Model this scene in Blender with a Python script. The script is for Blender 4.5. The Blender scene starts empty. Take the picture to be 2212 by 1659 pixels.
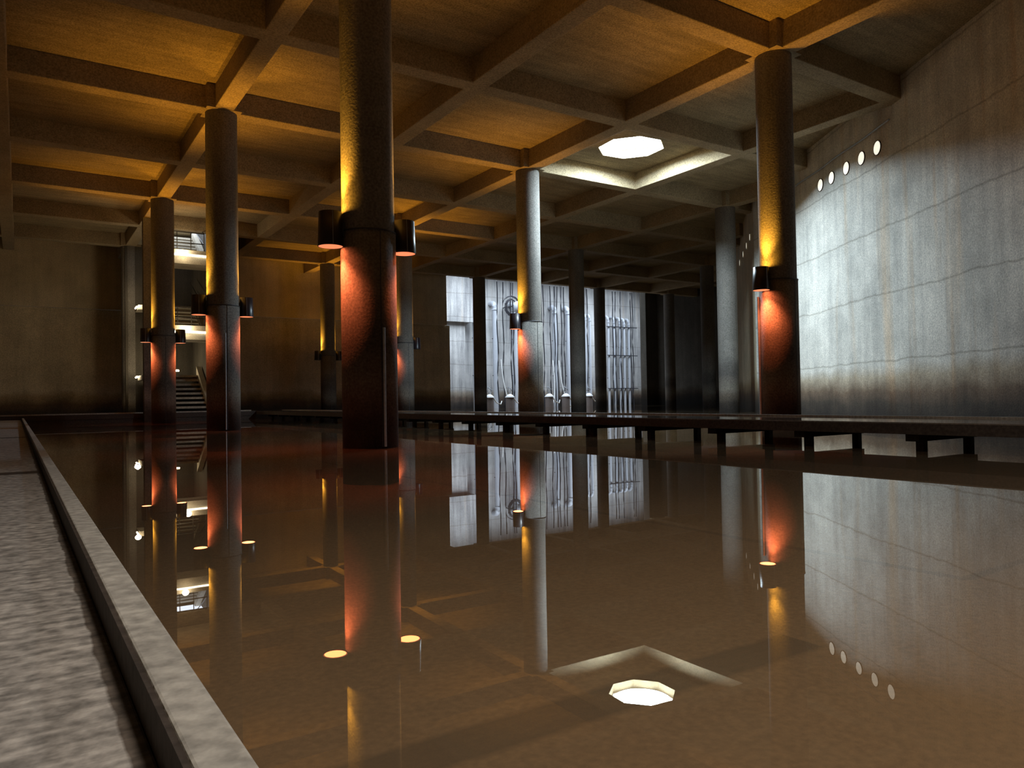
import bpy, bmesh, math, random
from mathutils import Vector, Matrix
random.seed(7)
sc = bpy.context.scene
COL = sc.collection

# ------------------------------------------------------------------ camera
F_PX, PITCH, ROLL, YAW = 1610.414, 0.0197787, -0.0166737, 0.5827686
CAM = Vector((-3.35794, -8.06386, 0.5296774))
fw = Vector((math.sin(YAW)*math.cos(PITCH), math.cos(YAW)*math.cos(PITCH), math.sin(PITCH)))
r0 = Vector((math.cos(YAW), -math.sin(YAW), 0)); u0 = r0.cross(fw)
rt = r0*math.cos(ROLL) + u0*math.sin(ROLL); up = -r0*math.sin(ROLL) + u0*math.cos(ROLL)
cd = bpy.data.cameras.new('camera'); cam = bpy.data.objects.new('camera', cd); COL.objects.link(cam)
cd.sensor_width = 36; cd.lens = F_PX/2212*36; cd.clip_start = 0.02; cd.clip_end = 300
cam.matrix_world = Matrix(((rt.x, up.x, -fw.x, CAM.x), (rt.y, up.y, -fw.y, CAM.y), (rt.z, up.z, -fw.z, CAM.z), (0, 0, 0, 1)))
sc.camera = cam

# ------------------------------------------------------------------ world, view, sampling
sc.view_settings.view_transform = 'Standard'; sc.view_settings.look = 'None'
sc.view_settings.gamma = 1; sc.view_settings.exposure = 0.0
sc.view_settings.use_curve_mapping = False
w = bpy.data.worlds.new('world'); sc.world = w; w.use_nodes = True
w.node_tree.nodes['Background'].inputs[0].default_value = (0.55, 0.75, 1, 1)
w.node_tree.nodes['Background'].inputs[1].default_value = 1.0
cy = sc.cycles
cy.use_denoising = True
cy.max_bounces = 8; cy.diffuse_bounces = 5; cy.glossy_bounces = 4; cy.transparent_max_bounces = 8
cy.sample_clamp_indirect = 6.0
cy.caustics_reflective = False; cy.caustics_refractive = False

S, H, BD, BW = 7.424679, 6.30656, 0.45, 0.35      # bay, soffit height, beam depth, beam width
SLAB = H + BD
SKY_POWER = 9.0
def light(name, kind, loc, power, color, aim=None, parent=None, **kw):
    d = bpy.data.lights.new(name, kind); d.energy = power; d.color = color
    for k, v in kw.items(): setattr(d, k, v)
    o = bpy.data.objects.new(name, d); COL.objects.link(o); o.location = loc
    if aim is not None: o.rotation_euler = Vector(aim).to_track_quat('-Z', 'Y').to_euler()
    if parent: o.parent = parent
    return o
# daylight falling into the pump bay through its open roof slot
light('bay_daylight', 'AREA', (23.4, 27.2, 8.55), 1650, (0.76, 0.88, 1.0), aim=(0, 0.25, -1), shape='RECTANGLE', size=16.5, size_y=4.5, spread=math.radians(120))
# daylight of the octagonal skylight
light('skylight_daylight', 'AREA', (9.42, 5.72, SLAB+0.20), 1050, (0.68, 0.87, 1.0), aim=(0.0, 0.0, -1), shape='DISK', size=1.45)
# added fill light above and behind the camera, brightening deck, kerb and water
light('rear_fill_light', 'AREA', (-1.2, -9.6, SLAB-0.02), 235, (1.0, 0.90, 0.78), aim=(0, 0, -1), shape='DISK', size=1.45, spread=math.radians(115))

# ------------------------------------------------------------------ materials
def new_mat(name):
    m = bpy.data.materials.new(name); m.use_nodes = True
    nt = m.node_tree; b = nt.nodes['Principled BSDF']
    return m, nt, b
def simple(name, col, rough=0.6, metal=0.0, emit=None, strength=0, var=0.15, scale=30):
    m, nt, b = new_mat(name)
    n = nt.nodes.new('ShaderNodeTexNoise'); n.inputs['Scale'].default_value = scale; n.inputs['Detail'].default_value = 4
    g = nt.nodes.new('ShaderNodeNewGeometry'); nt.links.new(g.outputs['Position'], n.inputs['Vector'])
    r = nt.nodes.new('ShaderNodeValToRGB')
    r.color_ramp.elements[0].position = .3; r.color_ramp.elements[1].position = .7
    r.color_ramp.elements[0].color = tuple(c*(1-var) for c in col)+(1,)
    r.color_ramp.elements[1].color = tuple(min(1, c*(1+var)) for c in col)+(1,)
    nt.links.new(n.outputs[0], r.inputs[0]); nt.links.new(r.outputs[0], b.inputs['Base Color'])
    b.inputs['Roughness'].default_value = rough; b.inputs['Metallic'].default_value = metal
    if emit:
        b.inputs['Emission Color'].default_value = tuple(emit)+(1,); b.inputs['Emission Strength'].default_value = strength
    return m
def ramp(nt, pts):
    r = nt.nodes.new('ShaderNodeValToRGB'); e = r.color_ramp.elements
    while len(e) < len(pts): e.new(0.5)
    for i, (p, c) in enumerate(pts):
        e[i].position = p; e[i].color = (c if len(c) == 4 else tuple(c)+(1,))
    return r
def mixc(nt, mode, fac, a, b):
    n = nt.nodes.new('ShaderNodeMix'); n.data_type = 'RGBA'; n.blend_type = mode
    for sock, v in ((0, fac), (6, a), (7, b)):
        if hasattr(v, 'is_output'): nt.links.new(v, n.inputs[sock])
        elif sock == 0: n.inputs[0].default_value = v
        else: n.inputs[sock].default_value = tuple(v)+(1,)
    return n.outputs[2]
def math_n(nt, op, a, b=None):
    n = nt.nodes.new('ShaderNodeMath'); n.operation = op
    for i, v in enumerate((a, b)):
        if v is None: continue
        if hasattr(v, 'is_output'): nt.links.new(v, n.inputs[i])
        else: n.inputs[i].default_value = v
    return n.outputs[0]
def concrete(name, col, tide=None, board=0.0, streak=0.0, rough=0.85, grain=0.35, bump=0.25, lifts=0.0, rust=0.0, spot=1.0):
    """concrete with blotches, grain, formwork lines, drip streaks and stain bands of the waterline"""
    m, nt, b = new_mat(name)
    L = nt.links
    g = nt.nodes.new('ShaderNodeNewGeometry'); sep = nt.nodes.new('ShaderNodeSeparateXYZ'); L.new(g.outputs['Position'], sep.inputs[0])
    big = nt.nodes.new('ShaderNodeTexNoise'); big.inputs['Scale'].default_value = 0.8; big.inputs['Detail'].default_value = 8; big.inputs['Roughness'].default_value = .65
    L.new(g.outputs['Position'], big.inputs['Vector'])
    fine = nt.nodes.new('ShaderNodeTexNoise'); fine.inputs['Scale'].default_value = 38; fine.inputs['Detail'].default_value = 3
    L.new(g.outputs['Position'], fine.inputs['Vector'])
    v = .28*spot
    rb = ramp(nt, [(.28, (1-v, 1-v, 1-v)), (.72, (1+v*.6, 1+v*.55, 1+v*.5))]); L.new(big.outputs[0], rb.inputs[0])
    rf = ramp(nt, [(.3, (1-grain, 1-grain, 1-grain)), (.7, (1+grain*.6,)*3)]); L.new(fine.outputs[0], rf.inputs[0])
    c = mixc(nt, 'MULTIPLY', 1.0, col, rb.outputs[0]); c = mixc(nt, 'MULTIPLY', 1.0, c, rf.outputs[0])
    hsum = fine.outputs[0]
    if streak or rust:
        mp = nt.nodes.new('ShaderNodeMapping'); mp.inputs['Scale'].default_value = (2.4, 2.4, .12); L.new(g.outputs['Position'], mp.inputs[0])
        st = nt.nodes.new('ShaderNodeTexNoise'); st.inputs['Scale'].default_value = 1.6; st.inputs['Detail'].default_value = 7; st.inputs['Roughness'].default_value = .7
        L.new(mp.outputs[0], st.inputs['Vector'])
        rs = ramp(nt, [(.38, (1-streak, 1-streak, 1-streak*.95)), (.55, (1, 1, 1)), (.68, (1+streak*.35,)*3)]); L.new(st.outputs[0], rs.inputs[0])
        c = mixc(nt, 'MULTIPLY', 1.0, c, rs.outputs[0])
        if rust:
            mp2 = nt.nodes.new('ShaderNodeMapping'); mp2.inputs['Scale'].default_value = (1.5, 1.5, .1); mp2.inputs['Location'].default_value = (7, 3, 0); L.new(g.outputs['Position'], mp2.inputs[0])
            s2 = nt.nodes.new('ShaderNodeTexNoise'); s2.inputs['Scale'].default_value = 1.3; s2.inputs['Detail'].default_value = 4; L.new(mp2.outputs[0], s2.inputs['Vector'])
            r2 = ramp(nt, [(.57, (0, 0, 0)), (.70, (rust,)*3)]); L.new(s2.outputs[0], r2.inputs[0])
            c = mixc(nt, 'MULTIPLY', r2.outputs[0], c, (.85, .62, .42))
    if lifts:                                            # casting joints between the lifts of a wall
        wob = math_n(nt, 'MULTIPLY', big.outputs[0], .22)
        zz = math_n(nt, 'ADD', sep.outputs[2], wob)
        fr = math_n(nt, 'FRACT', math_n(nt, 'DIVIDE', math_n(nt, 'SUBTRACT', zz, 1.30), lifts))
        d = math_n(nt, 'MINIMUM', fr, math_n(nt, 'SUBTRACT', 1.0, fr))
        rl = ramp(nt, [(0.0, (.45, .42, .38)), (.022, (1, 1, 1))]); L.new(d, rl.inputs[0])
        c = mixc(nt, 'MULTIPLY', .65, c, rl.outputs[0])
    if board:
        mpb = nt.nodes.new('ShaderNodeMapping'); mpb.inputs['Scale'].default_value = ((.9, 7.5, 1) if board > 0 else (7.5, .9, 1)) if name != 'brushed_deck_concrete' else (9, 60, 9)
        L.new(g.outputs['Position'], mpb.inputs[0])
        nb = nt.nodes.new('ShaderNodeTexNoise'); nb.inputs['Scale'].default_value = .9; nb.inputs['Detail'].default_value = 5; L.new(mpb.outputs[0], nb.inputs['Vector'])
        a = abs(board)
        rbd = ramp(nt, [(.35, (1-a,)*3), (.65, (1+a*.4,)*3)]); L.new(nb.outputs[0], rbd.inputs[0])
        c = mixc(nt, 'MULTIPLY', 1.0, c, rbd.outputs[0])
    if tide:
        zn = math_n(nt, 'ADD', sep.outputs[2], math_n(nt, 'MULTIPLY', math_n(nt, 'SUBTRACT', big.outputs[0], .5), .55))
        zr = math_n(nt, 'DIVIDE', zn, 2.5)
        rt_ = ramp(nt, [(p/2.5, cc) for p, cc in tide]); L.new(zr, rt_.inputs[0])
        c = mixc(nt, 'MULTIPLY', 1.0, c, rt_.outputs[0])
    L.new(c, b.inputs['Base Color']); b.inputs['Roughness'].default_value = rough
    b.inputs['Specular IOR Level'].default_value = .25
    bp = nt.nodes.new('ShaderNodeBump'); bp.inputs['Strength'].default_value = bump; bp.inputs['Distance'].default_value = .01
    L.new(hsum, bp.inputs['Height']); L.new(bp.outputs[0], b.inputs['Normal'])
    return m
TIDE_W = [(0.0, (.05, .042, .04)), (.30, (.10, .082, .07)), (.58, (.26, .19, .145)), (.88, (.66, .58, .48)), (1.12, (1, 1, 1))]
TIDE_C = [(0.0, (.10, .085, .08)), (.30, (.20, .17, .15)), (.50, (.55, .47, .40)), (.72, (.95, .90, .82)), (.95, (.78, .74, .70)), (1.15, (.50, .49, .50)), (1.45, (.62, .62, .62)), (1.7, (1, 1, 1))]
M = dict(
    ceiling=concrete('ceiling_concrete', (.36, .28, .165), board=.18, grain=.45),
    beam=concrete('beam_concrete', (.37, .29, .18), board=.0, grain=.40),
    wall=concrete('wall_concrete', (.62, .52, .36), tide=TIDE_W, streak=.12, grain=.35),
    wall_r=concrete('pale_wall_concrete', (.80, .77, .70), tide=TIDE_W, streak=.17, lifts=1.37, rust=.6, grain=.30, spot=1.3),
    wall_dark=concrete('shaded_wall_concrete', (.10, .09, .075), tide=TIDE_W, streak=.2),  # darker copy of the wall concrete, shade of unlit walls put into its colour
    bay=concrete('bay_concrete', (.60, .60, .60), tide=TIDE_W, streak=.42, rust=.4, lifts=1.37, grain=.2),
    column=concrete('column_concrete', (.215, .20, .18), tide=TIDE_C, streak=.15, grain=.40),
    stair=concrete('stair_concrete', (.46, .42, .34), streak=.1, grain=.3),
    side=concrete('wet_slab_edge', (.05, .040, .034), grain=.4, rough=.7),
)
# bed of the basin: silty concrete with a dark drainage channel and joints
def bed_material():
    m = concrete('basin_bed_silt', (.40, .27, .15), grain=.30, rough=.9, spot=.8)
    nt = m.node_tree; b = nt.nodes['Principled BSDF']; L = nt.links
    src = b.inputs['Base Color'].links[0].from_socket
    g = nt.nodes.new('ShaderNodeNewGeometry'); sep = nt.nodes.new('ShaderNodeSeparateXYZ')
    L.new(g.outputs['Position'], sep.inputs[0])
    nz = nt.nodes.new('ShaderNodeTexNoise'); nz.inputs['Scale'].default_value = 3; L.new(g.outputs['Position'], nz.inputs['Vector'])
    wob = math_n(nt, 'MULTIPLY', math_n(nt, 'SUBTRACT', nz.outputs[0], .5), .05)
    def line(axis, centre, half, lo, hi, dark, soft=.02):
        a = sep.outputs[axis]; o = sep.outputs[1-axis]
        dist = math_n(nt, 'ABSOLUTE', math_n(nt, 'SUBTRACT', math_n(nt, 'ADD', a, wob), centre))
        f = nt.nodes.new('ShaderNodeMapRange'); L.new(dist, f.inputs[0]); f.inputs[1].default_value = half; f.inputs[2].default_value = half+soft
        f.inputs[3].default_value = 1; f.inputs[4].default_value = 0
        k = math_n(nt, 'MULTIPLY', math_n(nt, 'GREATER_THAN', o, lo), math_n(nt, 'LESS_THAN', o, hi))
        return math_n(nt, 'MULTIPLY', math_n(nt, 'MULTIPLY', f.outputs[0], k), dark)
    tot = line(1, -6.29, .075, -9, -.90, .8, .03)
    for a in (line(1, -6.19, .02, .52, 3.2, .55), line(0, .54, .025, -6.2, 6.0, .55)):
        tot = math_n(nt, 'MAXIMUM', tot, a)
    c = mixc(nt, 'MIX', tot, src, (.035, .028, .022)); L.new(c, b.inputs['Base Color'])
    return m
M['bed'] = bed_material()
def deck_material():
    m = concrete('brushed_deck_concrete', (.33, .31, .29), board=.34, grain=.5, rough=.8, bump=.5, spot=.5)
    nt = m.node_tree; b = nt.nodes['Principled BSDF']; L = nt.links
    src = b.inputs['Base Color'].links[0].from_socket
    g = nt.nodes.new('ShaderNodeNewGeometry'); sep = nt.nodes.new('ShaderNodeSeparateXYZ'); L.new(g.outputs['Position'], sep.inputs[0])
    nz = nt.nodes.new('ShaderNodeTexNoise'); nz.inputs['Scale'].default_value = 9; nz.inputs['Detail'].default_value = 6; L.new(g.outputs['Position'], nz.inputs['Vector'])
    x = math_n(nt, 'ADD', math_n(nt, 'ADD', sep.outputs[0], math_n(nt, 'MULTIPLY', math_n(nt, 'SUBTRACT', sep.outputs[1], 4.0), .0043)), math_n(nt, 'MULTIPLY', math_n(nt, 'SUBTRACT', nz.outputs[0], .5), .022))
    f = nt.nodes.new('ShaderNodeMapRange'); L.new(x, f.inputs[0]); f.inputs[1].default_value = -3.312; f.inputs[2].default_value = -3.308
    c = mixc(nt, 'MULTIPLY', f.outputs[0], src, (.30, .26, .23)); L.new(c, b.inputs['Base Color'])
    return m
M['deck'] = deck_material()
M['deck_wet'] = concrete('wet_deck_concrete', (.16, .14, .12), grain=.3, rough=.03, bump=.0)
M['deck_wet'].node_tree.nodes['Principled BSDF'].inputs['Specular IOR Level'].default_value = .8
M['kerb'] = concrete('kerb_concrete', (.36, .345, .315), grain=.35, rough=.8, bump=.4, spot=.8)
M['shroud'] = simple('black_painted_metal', (.018, .013, .018), .35, .0)
M['shroud_in'] = simple('lamp_reflector', (.8, .45, .3), .5)
M['lens_up'] = simple('amber_lamp_glass', (1, .6, .2), .3, emit=(1, .62, .16), strength=1.3)
M['lens_down'] = simple('red_lamp_glass', (1, .4, .25), .3, emit=(1, .30, .13), strength=.95)
M['steel'] = simple('galvanised_steel', (.42, .45, .50), .45, .6)
M['white_pipe'] = simple('white_painted_pipe', (.55, .58, .64), .45, 0, var=.08)
M['dark_steel'] = simple('dark_steel', (.05, .05, .06), .5, .3)
M['cable'] = simple('black_cable', (.02, .02, .028), .6)
M['hose'] = simple('white_hose', (.75, .76, .76), .5)
M['pump'] = simple('rusty_casing', (.16, .13, .12), .6, .2)
M['tube'] = simple('fluorescent_tube', (1, 1, 1), .4, emit=(1, .88, .62), strength=7)
M['vent'] = simple('daylit_vent_pane', (.9, .9, .85), .4, emit=(1, .93, .76), strength=1.0)
M['pane'] = simple('daylit_skylight_pane', (.9, .95, 1), .3, emit=(.86, .96, 1.0), strength=14)
M['rail'] = simple('dark_railing', (.04, .035, .03), .5, .2)

# still water: mirror with Fresnel, clear brown-tinted body
def water_material():
    m, nt, b = new_mat('still_brown_water'); L = nt.links; nt.nodes.remove(b)
    out = nt.nodes['Material Output']
    g = nt.nodes.new('ShaderNodeNewGeometry')
    n = nt.nodes.new('ShaderNodeTexNoise'); n.inputs['Scale'].default_value = 1.2; n.inputs['Detail'].default_value = 2; L.new(g.outputs['Position'], n.inputs['Vector'])
    bp = nt.nodes.new('ShaderNodeBump'); bp.inputs['Strength'].default_value = .10; bp.inputs['Distance'].default_value = .004; L.new(n.outputs[0], bp.inputs['Height'])
    gl = nt.nodes.new('ShaderNodeBsdfGlossy'); gl.inputs['Roughness'].default_value = 0.0; gl.inputs['Color'].default_value = (.97, .95, .93, 1); L.new(bp.outputs[0], gl.inputs['Normal'])
    tr = nt.nodes.new('ShaderNodeBsdfTransparent'); tr.inputs['Color'].default_value = (.74, .68, .60, 1)
    df = nt.nodes.new('ShaderNodeBsdfDiffuse'); df.inputs['Color'].default_value = (.20, .14, .085, 1)
    m1 = nt.nodes.new('ShaderNodeMixShader'); m1.inputs[0].default_value = .38; L.new(tr.outputs[0], m1.inputs[1]); L.new(df.outputs[0], m1.inputs[2])
    fr = nt.nodes.new('ShaderNodeFresnel'); fr.inputs['IOR'].default_value = 1.42
    m2 = nt.nodes.new('ShaderNodeMixShader'); L.new(fr.outputs[0], m2.inputs[0]); L.new(m1.outputs[0], m2.inputs[1]); L.new(gl.outputs[0], m2.inputs[2])
    L.new(m2.outputs[0], out.inputs['Surface'])
    return m
M['water'] = water_material()

# ------------------------------------------------------------------ mesh helpers
class MB:
    def __init__(s): s.v = []; s.f = []; s.smooth = []
    def add(s, vs, fs, smooth=False):
        k = len(s.v); s.v += [tuple(p) for p in vs]; s.f += [tuple(i+k for i in f) for f in fs]; s.smooth += [smooth]*len(fs); return s
    def box(s, x0, y0, z0, x1, y1, z1):
        return s.add([(x0,y0,z0),(x1,y0,z0),(x1,y1,z0),(x0,y1,z0),(x0,y0,z1),(x1,y0,z1),(x1,y1,z1),(x0,y1,z1)],
            [(3,2,1,0),(4,5,6,7),(0,1,5,4),(1,2,6,5),(2,3,7,6),(3,0,4,7)])
    def prism(s, poly, z0, z1):
        n = len(poly); vs = [(x,y,z0) for x,y in poly]+[(x,y,z1) for x,y in poly]
        return s.add(vs, [tuple(range(n-1,-1,-1)), tuple(range(n,2*n))]+[(i,(i+1)%n,n+(i+1)%n,n+i) for i in range(n)])
    def lathe(s, prof, cx=0, cy=0, n=32, caps=True, a0=0, a1=None):
        vs = []; fs = []; m = len(prof)
        for i in range(n):
            a = 2*math.pi*i/n
            for r, z in prof: vs.append((cx+r*math.cos(a), cy+r*math.sin(a), z))
        for i in range(n):
            j = (i+1) % n
            for k in range(m-1): fs.append((i*m+k, j*m+k, j*m+k+1, i*m+k+1))
        s.add(vs, fs, True)
        if caps:
            for k, rev in ((0, True), (m-1, False)):
                if prof[k][0] > 1e-4:
                    ring = [(cx+prof[k][0]*math.cos(2*math.pi*i/n), cy+prof[k][0]*math.sin(2*math.pi*i/n), prof[k][1]) for i in range(n)]
                    s.add(ring, [tuple(range(n-1, -1, -1)) if rev else tuple(range(n))])
        return s
    def tube(s, pts, r, n=8, caps=True):
        pts = [Vector(p) for p in pts]; rings = []
        up_ = Vector((0, 0, 1)); vs = []; m = len(pts)
        for i, p in enumerate(pts):
            d = (pts[min(i+1, m-1)]-pts[max(i-1, 0)]).normalized()
            a = d.cross(up_)
            if a.length < .05: a = d.cross(Vector((1, 0, 0)))
            a.normalize(); b = d.cross(a).normalized()
            rr = r[i] if isinstance(r, (list, tuple)) else r
            for k in range(n):
                t = 2*math.pi*k/n; vs.append(p+a*rr*math.cos(t)+b*rr*math.sin(t))
        fs = [(i*n+k, i*n+(k+1)%n, (i+1)*n+(k+1)%n, (i+1)*n+k) for i in range(m-1) for k in range(n)]
        s.add(vs, fs, True)
        if caps: s.add([vs[k] for k in range(n)], [tuple(range(n))]); s.add(vs[-n:], [tuple(range(n-1, -1, -1))])
        return s
    def bar(s, a, b, w_, h_):
        a = Vector(a); b = Vector(b); d = (b-a).normalized(); sd = d.cross(Vector((0, 0, 1)))
        if sd.length < .01: sd = Vector((1, 0, 0))
        sd.normalize(); u = sd.cross(d).normalized(); vs = []
        for p in (a, b):
            for i, j in ((-1,-1),(1,-1),(1,1),(-1,1)): vs.append(p+sd*i*w_/2+u*j*h_/2)
        return s.add(vs, [(0,1,2,3),(7,6,5,4),(0,4,5,1),(1,5,6,2),(2,6,7,3),(3,7,4,0)])
    def build(s, name, mat, parent=None, bevel=0, at=None):
        me = bpy.data.meshes.new(name)
        off = Vector(at) if at else Vector((0, 0, 0))
        me.from_pydata([tuple(Vector(p)-off) for p in s.v], [], s.f); me.update()
        bm = bmesh.new(); bm.from_mesh(me); bmesh.ops.recalc_face_normals(bm, faces=bm.faces); bm.to_mesh(me); bm.free()
        for p, q in zip(me.polygons, s.smooth): p.use_smooth = q
        me.materials.append(mat)
        o = bpy.data.objects.new(name, me); COL.objects.link(o)
        if at: o.location = off
        if parent: o.parent = parent
        if bevel:
            bv = o.modifiers.new('bevel', 'BEVEL'); bv.width = bevel; bv.segments = 2; bv.limit_method = 'ANGLE'
        return o
def tag(o, label=None, cat=None, group=None, kind=None):
    for k, v in (('label', label), ('category', cat), ('group', group), ('kind', kind)):
        if v: o[k] = v
    return o
def empty(name, loc, rz=0):
    o = bpy.data.objects.new(name, None); COL.objects.link(o); o.location = loc; o.rotation_euler = (0, 0, rz); o.empty_display_size = .2
    return o

# ------------------------------------------------------------------ room outline
WL = (11.10, -0.20); DIR1 = (.5299, .8480)
K1 = (15.55, 6.93); K3 = (30.0, 20.6)
YF = 24.87
ROOM = [(-5.0, -16.0), (7.7, -16.0), (7.75, -8.0), (8.61, -4.18), K1, K3, (29.0, YF), (-5.0, YF)]
def clip(p, d):
    """parameter span of line p+t*d inside ROOM (outermost crossings)"""
    ts = []; n = len(ROOM)
    for i in range(n):
        a = ROOM[i]; b = ROOM[(i+1) % n]; ex, ey = b[0]-a[0], b[1]-a[1]
        den = d[0]*ey-d[1]*ex
        if abs(den) < 1e-9: continue
        t = ((a[0]-p[0])*ey-(a[1]-p[1])*ex)/den; q = ((a[0]-p[0])*d[1]-(a[1]-p[1])*d[0])/den
        if -1e-6 <= q <= 1+1e-6: ts.append(t)
    return (min(ts), max(ts)) if ts else None
BAYX0, BAYX1, BAYY, BAYX2 = 14.5, 28.06, 30.0, 32.5

# floor bed and water
bed = [(-5.0, -16), (7.7, -16), (7.75, -8), (8.61, -4.18), K1, K3, (29, YF), (BAYX1, YF), (BAYX1, YF+.5), (BAYX2, YF+.5), (BAYX2, BAYY), (BAYX0, BAYY), (BAYX0, YF), (-5, YF)]
tag(MB().prism(bed, -.75, -.40).build('floor', M['bed']), 'silty concrete bed of the flooded reservoir', 'floor', kind='structure')
wmb = MB().add([(x, y, 0) for x, y in bed], [tuple(range(len(bed)))])
tag(wmb.build('water_surface', M['water']), 'still shallow brown water mirroring the columns and walls', 'water', kind='stuff')

# ceiling slab with octagonal skylight hole, then beams as its children
OC = (9.42, 5.72); OR = .83; OA = [math.radians(a) for a in (17, 62, 107, 152, 197, 242, 287, 332)]
octo = [(OC[0]+OR*math.cos(a), OC[1]+OR*math.sin(a)) for a in OA]
def slab_with_hole():
    mb = MB()
    # frame of eight quads round the hole inside one bay panel, rest as boxes
    x0, x1, y0, y1 = S, 1.5*S, .5*S, S
    T = .30
    corners = [(x1, (y0+y1)/2), (x1, y1), ((x0+x1)/2, y1), (x0, y1), (x0, (y0+y1)/2), (x0, y0), ((x0+x1)/2, y0), (x1, y0)]
    for i in range(8):
        j = (i+1) % 8
        mb.prism([octo[i], corners[i], corners[j], octo[j]], SLAB, SLAB+T)
    X0, X1 = -5.0, 30.0
    mb.box(X0, -16, SLAB, X1, y0, SLAB+T); mb.box(X0, y0, SLAB, x0, y1, SLAB+T); mb.box(x1, y0, SLAB, X1, y1, SLAB+T)
    mb.box(X0, y1, SLAB, X1, 3*S+BW/2, SLAB+T)
    mb.box(X0, 3*S+BW/2, SLAB, BAYX0, YF, SLAB+T); mb.box(BAYX1, 3*S+BW/2, SLAB, X1, YF, SLAB+T)
    return mb
ceil = tag(slab_with_hole().build('ceiling', M['ceiling']), 'coffered concrete ceiling slab on a grid of beams', 'ceiling', kind='structure')
for i in range(-4, 10):                                   # beams running away from the camera (along Y)
    X = i*S/2
    c = clip((X, 0), (0, 1))
    if X < -4.9 or X > 29 or not c: continue
    y0, y1 = c
    if BAYX0-.3 < X < BAYX1: y1 = min(y1, 3*S+BW/2)
    MB().box(X-BW/2, y0+.02, H, X+BW/2, y1-.02, SLAB+.01).build('beam', M['beam'], ceil, bevel=.015)
for j in range(-4, 7):                                    # beams across
    Y = j*S/2
    c = clip((0, Y), (1, 0))
    if Y < -15.9 or Y > YF or not c: continue
    MB().box(c[0]+.02, Y-BW/2, H-.002, c[1]-.02, Y+BW/2, SLAB+.01).build('beam', M['beam'], ceil, bevel=.015)

# walls
def wall(name, a, b, z0, z1, mat, t=.35, label=None):
    a = Vector(a); b = Vector(b); d = (b-a).normalized(); nrm = Vector((d.y, -d.x))       # thickness on the right of a->b
    o = MB().prism([tuple(a), tuple(b), tuple(b+nrm*t), tuple(a+nrm*t)], z0, z1).build(name, mat)
    return tag(o, label, 'wall', kind='structure')
ZT = SLAB+.3
wall('wall_right_rear', (7.7, -16), (7.75, -8), -.5, ZT, M['wall_r'], label='pale concrete wall beside the camera')
wall('wall_right_bend', (7.75, -8), (8.61, -4.18), -.5, ZT, M['wall_r'], label='pale concrete wall turning towards the camera')
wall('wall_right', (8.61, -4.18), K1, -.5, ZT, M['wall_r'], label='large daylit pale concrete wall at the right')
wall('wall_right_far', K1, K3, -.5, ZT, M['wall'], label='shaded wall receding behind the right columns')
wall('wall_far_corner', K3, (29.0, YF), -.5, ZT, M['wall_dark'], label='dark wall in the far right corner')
wall('wall_back', (-5, -16), (7.7, -16), -.5, ZT, M['wall'], label='concrete wall behind the camera')
wall('wall_left', (-5, YF+.2), (-5, -16), -.5, ZT, M['wall'], label='concrete wall along the left walkway')
wall('wall_far_upper', (BAYX0, YF), (-5.0, YF), 4.28, ZT, M['wall'], t=.6, label='overhanging upper part of the far wall')
wall('wall_far_lower', (BAYX0+.3, YF+.28), (-5.0, YF+.28), -.5, 4.28, M['wall'], t=.32, label='recessed lower part of the far wall')
wall('wall_far_right', (BAYX2+.35, YF), (BAYX1, YF), -.5, 8.8, M['wall_dark'], t=.5, label='narrow dark wall right of the pump bay')
# pump bay
wall('wall_bay', (BAYX2, BAYY), (BAYX0, BAYY), -.5, 8.8, M['bay'], label='bright rear wall of the pump bay')
wall('wall_bay_right', (BAYX2, YF+.5), (BAYX2, BAYY), -.5, 8.8, M['bay'], label='lit right end of the pump bay')
wall('wall_bay_left', (BAYX0, BAYY), (BAYX0, YF+.61), -.5, 8.8, M['bay'], label='left end of the pump bay')
bb = MB().box(BAYX0+.02, 29.35, 5.02, 18.66, BAYY, 8.7); bb.box(BAYX0+.02, 29.6, -.45, 18.25, BAYY, 5.02)
tag(bb.build('wall_bay_buttress', M['bay']), 'pale thickened block of wall at the left of the pump bay', 'wall', kind='structure')
rm = MB().box(BAYX0, 3*S+BW/2, 8.8, BAYX2, BAYY, 9.0).box(BAYX0, 3*S+BW/2, SLAB, BAYX1, 3*S+BW/2+.15, 8.8)
tag(rm.build('ceiling_bay', M['bay']), 'roof over the daylit pump bay', 'ceiling', kind='structure')

# skylight
sk = tag(MB().add([(x, y, SLAB+.24) for x, y in octo], [tuple(range(8))]).build('window_1', M['pane']), 'glaring white octagonal skylight in the ceiling', 'skylight', kind='structure')
fr = MB()
for i in range(8):
    a, b = octo[i], octo[(i+1) % 8]; fr.bar((a[0], a[1], SLAB+.26), (b[0], b[1], SLAB+.26), .03, .03)
fr.build('window_frame', M['steel'], sk)
tb = MB()  # thin random bars standing in for branches seen through the pane
for _ in range(14):
    a = random.uniform(0, 6.28); rr = random.uniform(.1, .6); p = Vector((OC[0]+rr*math.cos(a), OC[1]+rr*math.sin(a), SLAB+.21))
    q = p+Vector((random.uniform(-.5, .5), random.uniform(-.5, .5), 0))
    if (q-Vector((OC[0], OC[1], SLAB+.21))).length < .72: tb.tube([p, (p+q)/2+Vector((random.uniform(-.05, .05), .03, 0)), q], .006, n=5)
tb.build('branch_bars', M['dark_steel'], sk)

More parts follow.
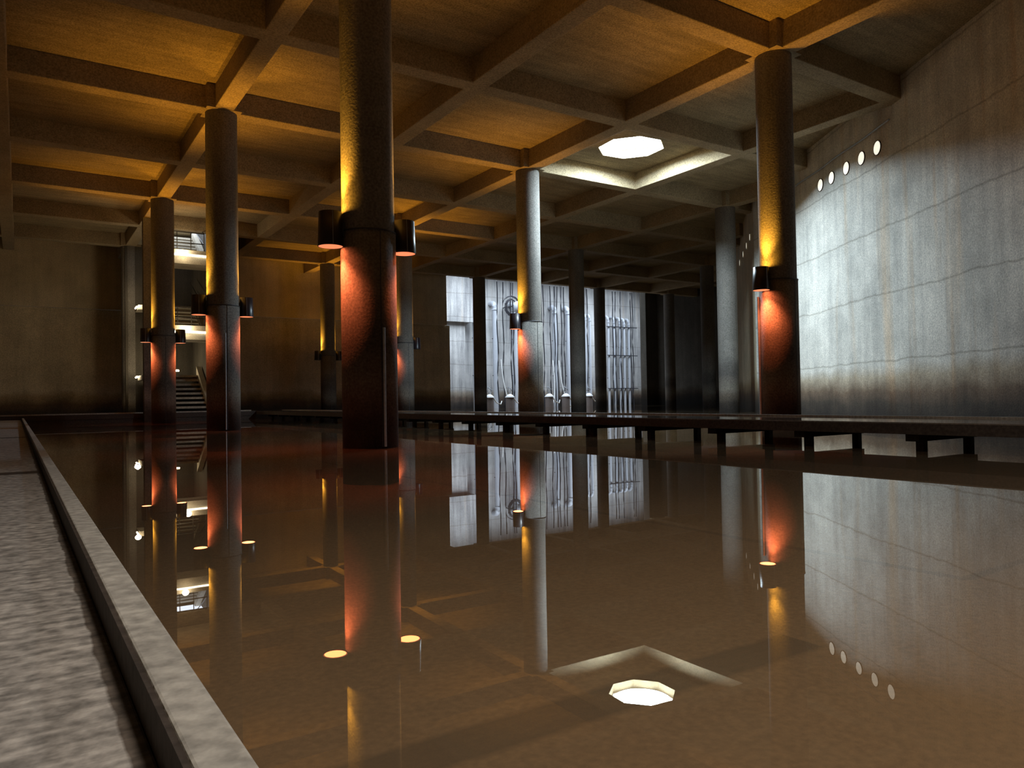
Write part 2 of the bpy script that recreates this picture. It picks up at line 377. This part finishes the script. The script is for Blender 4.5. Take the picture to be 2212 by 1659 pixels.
# ------------------------------------------------------------------ columns
COLS = {}
def column(X, Y, label, rz=0, jacket=True, conduit=None, name='concrete_column'):
    root = tag(empty(name, (X, Y, -.4), rz), label, 'column', 'round concrete columns carrying the ceiling')
    MB().lathe([(.30, 0), (.30, H+.4-.004)], n=48).build('shaft', M['column'], root)
    if -16 < Y < YF: MB().box(-.33, -.33, H+.4-.005, .33, .33, SLAB+.4).build('capital', M['beam'], root)
    if jacket:
        j = MB().lathe([(.302, 0), (.316, 0), (.316, 2.86), (.302, 2.86)], n=48, caps=False); j.build('jacket', M['column'], root)
        a = math.radians(-88)                                # seam of the jacket
        MB().bar((.317*math.cos(a), .317*math.sin(a), .42), (.317*math.cos(a), .317*math.sin(a), 2.84), .007, .006).build('seam_streak', M['dark_steel'], root)
        MB().lathe([(.315, 2.852), (.322, 2.852), (.322, 2.866), (.30, 2.872)], n=48, caps=False).build('strap', M['dark_steel'], root)
    if conduit:
        a, z0, z1, r = conduit; a = math.radians(a)
        MB().tube([(.335*math.cos(a), .335*math.sin(a), z0), (.335*math.cos(a), .335*math.sin(a), z1)], r, n=10).build('conduit', M['steel'], root)
    COLS[(X, Y)] = root
    return root
column(0, 0, 'thick dark column nearest the camera with a lamp on each side', conduit=(-84, .42, 1.75, .016))
column(0, S, 'column behind the nearest one, standing in front of the lit stairs', conduit=(-95, .42, 2.3, .012))
column(0, 2*S, 'column just left of the lit stair tower, third in the left row')
column(0, 3*S, 'warmly side-lit column at the far left, left of the stairs', jacket=False)
column(S, 0, 'large right-hand column glowing amber and red in front of the pale wall', conduit=(137, .42, 2.6, .018))
column(S, S, 'column half amber and half daylit in front of the pump bay')
column(S, 2*S, 'column partly hidden right behind the nearest column')
column(S, 3*S, 'slender column before the far wall with amber uplights only')
column(2*S, S, 'unlit grey column close to the right wall bend', jacket=False)
column(2*S, 2*S, 'black silhouetted column right of the amber and daylit one', jacket=False)
column(2*S, 3*S, 'black silhouetted column at the left of the pump bay', jacket=False)
column(3*S, 2*S, 'dark column just left of the unlit grey column', jacket=False)
column(3*S, 3*S, 'column with a daylit left edge at the middle of the pump bay', jacket=False)
column(27.4, 3*S, 'thin far column with a daylit edge right of the pump bay', jacket=False)
column(0, -S*1.0-.0, 'column beside the camera on the left row', jacket=False) if False else None

# ------------------------------------------------------------------ column lamps
AMB = (1.0, .45, .04); RED = (1.0, .19, .06)
UP_W, DN_W, UP_G, DN_G = 370, 120, 8.0, 3.0
def lamp(X, Y, side, label, down=True, up_on=True, kfac=1.0):
    cx = X+side*.450
    root = tag(empty('column_lamp', (cx, Y, 2.27)), label, 'lamp', 'up and down lamps clamped to the columns')
    # open drum, slightly flared to the bottom
    MB().lathe([(.142, 0), (.128, .385), (.120, .385), (.134, 0), (.142, 0)], n=36, caps=False).build('shroud', M['shroud'], root)
    MB().bar((-side*.12, 0, .20), (-side*.19, 0, .20), .10, .16).build('bracket', M['dark_steel'], root)
    MB().bar((-.02, -.139, .01), (-.02, -.128, .38), .006, .003).build('seam_streak', M['steel'], root)  # pale strip standing in for the bluish highlight on the drum
    MB().lathe([(.119, .340), (.119, .345)], n=28).build('upper_lens', M['lens_up'] if up_on else M['shroud'], root)
    MB().lathe([(.133, .002), (.133, .010)], n=28).build('lower_lens', M['lens_down'] if down else M['shroud'], root)
    if up_on:
        light('uplight', 'SPOT', (0, 0, .40), UP_W*kfac, AMB, aim=(side*.03, 0, 1), parent=root, spot_size=math.radians(86), spot_blend=1.0, shadow_soft_size=.05)
        light('upglow', 'AREA', (0, 0, .392), UP_G*kfac, AMB, aim=(0, 0, 1), parent=root, shape='DISK', size=.22)
    if down:
        light('downlight', 'SPOT', (0, 0, -.012), DN_W*kfac, RED, aim=(-side*.04, 0, -1), parent=root, spot_size=math.radians(106), spot_blend=1.0, shadow_soft_size=.05)
        light('downglow', 'AREA', (0, 0, -.003), DN_G*kfac, RED, aim=(0, 0, -1), parent=root, shape='DISK', size=.24)
    return root
lamp(0, 0, -1, 'black drum lamp on the left side of the nearest column')
lamp(0, 0, 1, 'black drum lamp on the right side of the nearest column')
lamp(0, S, -1, 'drum lamp on the left of the column in front of the stairs')
lamp(0, S, 1, 'drum lamp on the right of the column in front of the stairs')
lamp(0, 2*S, -1, 'drum lamp on the left of the column left of the stair tower')
lamp(0, 2*S, 1, 'drum lamp overlapping the stairs, on the column left of the stair tower')
lamp(S, 0, -1, 'drum lamp on the large column in front of the pale wall')
lamp(S, S, -1, 'drum lamp on the half amber, half daylit column')
lamp(S, 2*S, -1, 'drum lamp on the column peeking out behind the nearest column, its left side')
lamp(S, 2*S, 1, 'drum lamp on the right of the column behind the nearest column', down=False)
lamp(S, 3*S, -1, 'uplight on the left of the slender far column', down=False)
lamp(S, 3*S, 1, 'uplight on the right of the slender far column', down=False)

# ------------------------------------------------------------------ walkways
def walkway_right():
    root = tag(empty('raised_walkway', (3.85, 4, 0)), 'long low walkway on short piers crossing behind the nearest column', 'walkway')
    X0, X1, Y0, Y1 = 3.22, 4.42, -15.5, 18.7
    o = (3.85, 4, 0)
    def P(mb, n, m, b=0): 
        ob = mb.build(n, m, root, bevel=b, at=None)
        ob.location = (-o[0], -o[1], 0); return ob
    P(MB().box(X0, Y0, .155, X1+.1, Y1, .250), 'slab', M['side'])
    P(MB().box(X0-.002, Y0, .250, X1, Y1, .262), 'deck', M['deck_wet'])
    P(MB().box(X1, Y0, .250, X1+.06, Y1, .279), 'kerb', M['kerb'])
    Y = -4.22-1.2*6
    while Y < 17.5:
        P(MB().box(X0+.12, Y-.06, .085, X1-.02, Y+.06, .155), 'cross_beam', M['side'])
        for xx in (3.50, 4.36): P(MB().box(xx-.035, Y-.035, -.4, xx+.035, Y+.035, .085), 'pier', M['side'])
        Y += 1.165
walkway_right()
def walkway_far():
    root = tag(empty('raised_walkway', (0, 18.2, 0)), 'dark walkway crossing the far left in front of the stair tower', 'walkway')
    X0, X1, Y0, Y1 = -4.9, 3.2, 17.5, 18.12
    P = lambda mb, n, m: setattr(mb.build(n, m, root), 'location', (0, -18.2, 0))
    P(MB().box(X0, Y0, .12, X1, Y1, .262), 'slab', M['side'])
    P(MB().box(X0, Y0+.03, .262, X1, Y1-.06, .268), 'deck', M['deck_wet'])
    P(MB().box(X0, Y1-.06, .262, X1, Y1, .30), 'kerb', M['kerb'])
    x = X0+.4
    while x < X1:
        P(MB().box(x-.05, Y0+.1, -.4, x+.05, Y0+.2, .12), 'pier', M['side'])
        P(MB().box(x-.05, Y1-.25, -.4, x+.05, Y1-.15, .12), 'pier', M['side'])
        x += 1.3
    P(MB().box(X0, Y0+.02, -.02, X1, Y0+.06, .12), 'skirt', M['side'])
walkway_far()
def walkway_left():
    root = tag(empty('raised_walkway', (-4.1, 4, 0), .0043), 'grooved grey concrete walkway in the left foreground with a narrow kerb', 'walkway')
    P = lambda mb, n, m, b=0: setattr(mb.build(n, m, root, bevel=b), 'location', (4.1, -4, 0))
    XE = -3.229                                              # water side of the kerb
    # deck slabs with joints
    ys = [-15.5, -9.0, -2.92, 3.1, 9.1, 15.2, 17.46]
    for a, b in zip(ys[:-1], ys[1:]):
        P(MB().box(-4.85, a+.012, .02, XE-.057, b-.012, .150), 'deck_slab', M['deck'], .004)
    for y in ys[1:-1]: P(MB().box(-4.85, y-.09, .10, XE-.058, y+.09, .1515), 'joint', M['side'])
    P(MB().box(-4.85, -15.5, -.38, XE-.055, 17.46, .018), 'footing', M['side'])
    P(MB().box(XE-.050, -15.5, -.38, XE, 17.46, .205), 'kerb', M['kerb'], .004)
    P(MB().box(XE-.0565, -15.5, .02, XE-.0495, 17.46, .202), 'kerb_shade_strip', M['side'])  # dark strip standing in for the shade on the kerb's inner face
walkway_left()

# ------------------------------------------------------------------ stair tower
def stair_tower():
    root = tag(empty('stair_tower', (.9, 18.5, 0)), 'concrete stair tower with bright landings seen between two columns', 'staircase')
    P = lambda mb, n, m, par=None: setattr(mb.build(n, m, root), 'location', (-.9, -18.5, 0))
    xl, xr = -.10, 2.3; yf, yb = 18.15, 22.0
    # geometry: front landings at z 2.75 and 5.35, flights rising away from each to rear landings
    zf = [.30, 2.80, 5.28]
    for k, z in enumerate(zf):
        if k: P(MB().box(.35, yf-.0, z-.16, 2.3, yf+1.0, z), 'landing', M['stair'])
        if k: P(MB().box(.35, yf-.10, z-.16, 2.3, yf, z+.30), 'parapet', M['stair'])
        n = 8; run = 1.9; rise = 1.25
        fl = MB(); y0 = yf+.20 if k == 0 else yf+.9
        for i in range(n):
            fl.box(.45, y0+run*i/n, z+rise*(i+1)/n-.07, 1.86, y0+run*(i+1)/n+.03, z+rise*(i+1)/n)
        P(fl, 'flight', M['stair'])
        st = MB().add([(1.86, y0-.1, z-.05), (1.86, y0+run, z+rise-.05), (1.86, y0+run, z+rise+.32), (1.86, y0-.1, z+.20),
                       (2.02, y0-.1, z-.05), (2.02, y0+run, z+rise-.05), (2.02, y0+run, z+rise+.32), (2.02, y0-.1, z+.20)],
                      [(0,1,2,3),(7,6,5,4),(0,4,5,1),(1,5,6,2),(2,6,7,3),(3,7,4,0)])
        P(st, 'stringer', M['stair'])
        P(MB().box(.1, y0+run, z+rise-.16, 2.3, y0+run+1.0, z+rise), 'landing', M['stair'])
        rl = MB()
        for zz in (.55, .9):
            rl.tube([(.5, yf+.02, z+zz), (1.75, yf+.02, z+zz), (1.80, y0+run, z+rise+zz)], .018, n=6)
        for xx in (.5, .92, 1.34, 1.75): rl.tube([(xx, yf+.02, z), (xx, yf+.02, z+.9)], .014, n=6)
        if k: P(rl, 'railing', M['rail'])
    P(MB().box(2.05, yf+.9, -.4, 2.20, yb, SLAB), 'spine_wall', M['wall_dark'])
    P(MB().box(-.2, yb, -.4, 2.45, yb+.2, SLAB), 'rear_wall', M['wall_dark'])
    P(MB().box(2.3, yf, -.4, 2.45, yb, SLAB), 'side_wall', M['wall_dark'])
    return yf
yf = stair_tower()
def tube_light(loc, length, label, axis='x', gw=22):
    root = tag(empty('fluorescent_lamp', loc), label, 'lamp', 'bright lamps on the stair landings')
    a, b = ((-length/2, 0, 0), (length/2, 0, 0)) if axis == 'x' else ((0, -length/2, 0), (0, length/2, 0))
    MB().tube([a, b], .028, n=10).build('tube', M['tube'], root)
    MB().bar((a[0], a[1]+.02, .035), (b[0], b[1]+.02, .035), .04, .03).build('housing', M['hose'], root)
    light('glow', 'POINT', (0, -.12, .12), gw, (1, .80, .50), parent=root, shadow_soft_size=.1)
tube_light((1.15, yf-.135, 2.88), 1.35, 'bright horizontal tube on the lower stair landing')
tube_light((1.05, yf-.135, 5.40), 1.6, 'bright horizontal tube on the upper stair landing')
tube_light((1.0, 20.6, 1.72), .7, 'lamp at the top of the bottom flight of stairs')
tube_light((.04, 21.0, 1.50), .5, 'lamp low behind the stairs throwing light on the far left column', 'y')
tube_light((.04, 21.0, 3.95), .5, 'lamp halfway up behind the stairs beside the far left column', 'y')
light('stair_head_daylight', 'AREA', (1.4, 20.0, SLAB-.02), 45, (.75, .85, 1), aim=(0, 0, -1), shape='RECTANGLE', size=1.6, size_y=2.2)
po = tag(MB().box(-.145, -.145, 0, .145, .145, H+.395).build('concrete_post', M['column'], at=None), 'dark square post right of the side-lit far left column', 'post')
po.location = (-.055, 17.34, -.4)

# ------------------------------------------------------------------ round wall vents
def vents(a, d, ts, z, labels, group, r=.14):
    nrm = Vector((-d[1], d[0], 0))
    for t, lb in zip(ts, labels):
        c = Vector((a[0]+d[0]*t, a[1]+d[1]*t, z))
        root = tag(empty('wall_vent', c+nrm*.012, math.atan2(d[1], d[0])), lb, 'vent', group)
        ring = []; n = 28
        for nm, r0_, r1_, y0_, y1_, mt in (('rim', r, r+.012, 0, .012, M['side']), ('pane', 0, r, 0, .006, M['vent'])):
            mb = MB(); vs = []; fs = []
            for i in range(n):
                aa = 2*math.pi*i/n
                for rr, yy in ((max(r0_, .001), y1_), (r1_, y1_), (r1_, -.01)): vs.append((rr*math.cos(aa), yy, rr*math.sin(aa)))
            for i in range(n):
                j = (i+1) % n
                for k in range(2): fs.append((i*3+k, j*3+k, j*3+k+1, i*3+k+1))
            mb.add(vs, fs); mb.build(nm, mt, root)
vd = Vector((.53, .848)).normalized()
vents(WL, vd, (.95, 1.62, 2.32, 3.06, 3.66), 5.64,
      ['round bright vent nearest the camera in the row high on the pale wall', 'second round vent of the pale wall row from the right',
       'middle round vent in the row high on the pale wall', 'fourth round vent of the pale wall row from the right', 'round vent next to the large right column, end of the row'], 'round vents in a row high on the pale wall')
d2 = (Vector(K3)-Vector(K1)).normalized()
vents(K1, d2, (1.2, 2.6, 4.2, 6.0, 8.4), 5.64, ['small glinting vent on the receding shaded wall, '+w for w in ('nearest the large right column', 'second of the row', 'middle of the row', 'fourth of the row', 'farthest, beside the unlit grey column')], 'round vents on the receding shaded wall', r=.12)
cp = MB(); nrm = Vector((-vd[1], vd[0]))  # pipe added to catch light, for the bright streaks above the vents
pts = [(WL[0]+vd[0]*t+nrm[0]*.05, WL[1]+vd[1]*t+nrm[1]*.05, 6.02+.012*math.sin(t*3)) for t in [i*.4 for i in range(1, 18)]]
tag(cp.tube(pts, .02, n=8).build('streak_pipe', M['steel']), 'thin added pipe catching light above the row of round vents', 'pipe')

# ------------------------------------------------------------------ pump bay fittings
def px_bay(px, Y=29.8):                                      # real x position on the bay wall of a feature seen there
    d = fw + rt*((px-1106)/F_PX); t = (Y-CAM.y)/d.y; return CAM.x+d.x*t
def standpipe(x, ztop, r, label, group, Y=29.62):
    root = tag(empty('standpipe', (x, Y, -.4)), label, 'pipe', group)
    z = ztop+.4
    arc = [(0, 0, 0), (0, 0, z-.25)]+[(0, .25*(1-math.cos(a)), z-.25+.25*math.sin(a)) for a in [math.radians(k) for k in (18, 36, 54, 72, 90)]]+[(0, BAYY-Y-.03, z)]
    MB().tube(arc, r, n=16).build('pipe', M['white_pipe'], root)
    for zc in (z*.35, z*.68): MB().bar((-r*1.25, .02, zc), (r*1.25, .02, zc), .05, .04).build('bracket', M['dark_steel'], root)
    MB().lathe([(r*1.25, z-.42), (r*1.25, z-.36)], n=16).build('collar', M['white_pipe'], root)
    return root
for px, lb in ((1027, 'behind the left silhouetted column'), (1070, 'first thick one right of the left silhouetted column'), (1112, 'by the tangle of cables'),
               (1199, 'right of the half daylit column'), (1228, 'just left of the second silhouetted column')):
    standpipe(px_bay(px, 29.55), 6.25, .15, 'white bent standpipe '+lb, 'thick white standpipes in the pump bay', Y=29.5)
for k, px in enumerate((1268, 1277, 1317, 1329, 1342, 1351, 1361)):
    wh = ['left of the middle column', 'touching the middle column', 'leftmost in the right-hand cluster', 'second in the right-hand cluster', 'centre of the right-hand cluster', 'fifth in the right-hand cluster', 'rightmost in the right-hand cluster'][k]
    standpipe(px_bay(px, 29.6), 5.95-.03*k, .085, 'slim white standpipe '+wh, 'slim white standpipes in the pump bay', Y=29.65)
# brackets of the right-hand cluster
for z, lb in ((5.2, 'upper dark cross rail holding the slim pipe cluster'), (3.3, 'middle dark cross rail of the slim pipe cluster'), (1.1, 'lowest dark cross rail of the slim pipe cluster, near the water')):
    tag(MB().bar((px_bay(1308), 29.535, z), (px_bay(1372), 29.535, z), .06, .05).build('pipe_rail', M['dark_steel']), lb, 'rail', 'cross rails of the slim pipe cluster')
cab = [1076.5, 1089, 1106, 1111, 1172, 1176.5, 1191, 1200, 1206, 1215, 1221, 1262, 1271, 1326, 1332, 1343, 1365, 1369]
CABL = ['%s black cable right of the left silhouetted column in the bright bay' % w for w in ('first', 'second', 'third', 'fourth')] + \
       ['black cable %s between the half daylit column and the second silhouette' % w for w in ('leftmost', 'second from the left', 'third from the left', 'fourth from the left', 'fifth from the left', 'sixth from the left', 'rightmost')] + \
       ['black cable right beside the second silhouetted column', 'black cable touching the left of the middle column'] + \
       ['black cable %s in the right-hand slim pipe cluster' % w for w in ('leftmost', 'second', 'third', 'fourth', 'rightmost')]
for k, px in enumerate(cab):
    x = px_bay(px, 29.2); pts = []
    for i in range(14):
        z = 7.5-i*.60; pts.append((x+.05*math.sin(i*1.1+k), 29.2+.03*math.sin(k+i), z))
    tag(MB().tube(pts, .036, n=6).build('hanging_cable', M['cable']), CABL[k], 'cable', 'black cables hanging in the pump bay')
# cable tangle
tg = MB(); xc = px_bay(1108, 29.1)
for k in range(9):
    ph = k*.7; pts = [(xc+(.42+.05*k)*math.cos(ph+t)*.8, 29.1, 6.05+(.40+.03*k)*math.sin(ph+t)) for t in [i*.45 for i in range(9)]]
    tg.tube(pts, .022, n=6)
tag(tg.build('cable_coil', M['cable']), 'tangle of coiled black cable on the pump bay wall', 'cable')
dr = tag(empty('floodlight', (xc-.05, 28.3, 5.95)), 'round white drum lamp inside the cable tangle', 'lamp')
MB().lathe([(.0, -.32), (.26, -.3), (.3, .05), (.22, .28), (0, .34)], n=24, caps=False).build('housing', M['white_pipe'], dr)
MB().bar((0, .25, .1), (0, BAYY-28.3-.02, .1), .05, .05).build('arm', M['dark_steel'], dr)
def pump(px, lab):
    Y = 27.4; x = px_bay(px, Y)
    root = tag(empty('pump', (x, Y, -.4)), lab, 'pump', 'pumps standing in the water of the pump bay')
    MB().lathe([(.24, 0), (.24, .95), (.22, 1.0)], n=20).build('casing', M['pump'], root)
    MB().lathe([(.27, 1.0), (.27, 1.04), (.14, 1.16), (.06, 1.2)], n=20).build('cap', M['hose'], root)
    MB().tube([(.05, 0, 1.15), (.12, 0, 1.45), (-.1, 0, 1.6), (-.12, 0, 1.35), (.05, 0, 1.2)], .03, n=6).build('handle', M['steel'], root)
    MB().tube([(.2, 0, 1.05), (.5, .05, .72), (.8, .1, .62), (1.0, .3, .8)], .03, n=6).build('hose', M['hose'], root)
for px, lb in ((1057, 'pump nearest the left silhouetted column'), (1101, 'pump just left of the half daylit column'), (1186, 'pump just right of the half daylit column'),
               (1222, 'pump left of the second silhouetted column'), (1271, 'pump left of the middle column')):
    pump(px, 'dark round '+lb)
for px, bow, hl in ((1083, 1, 'between the first two pumps'), (1195, -1, 'beside the half daylit column'), (1208, 1, 'next to the second silhouetted column')):
    x = px_bay(px, 28.6); pts = [(x+bow*.9*(i/9)**3, 28.6-(i/9)*.6, 3.2*(1-i/9)**1.3-.36) for i in range(10)]
    tag(MB().tube([Vector(p) for p in pts], .035, n=7).build('white_hose', M['hose']), 'white hose curving down into the water '+hl, 'hose', 'white hoses in the pump bay')
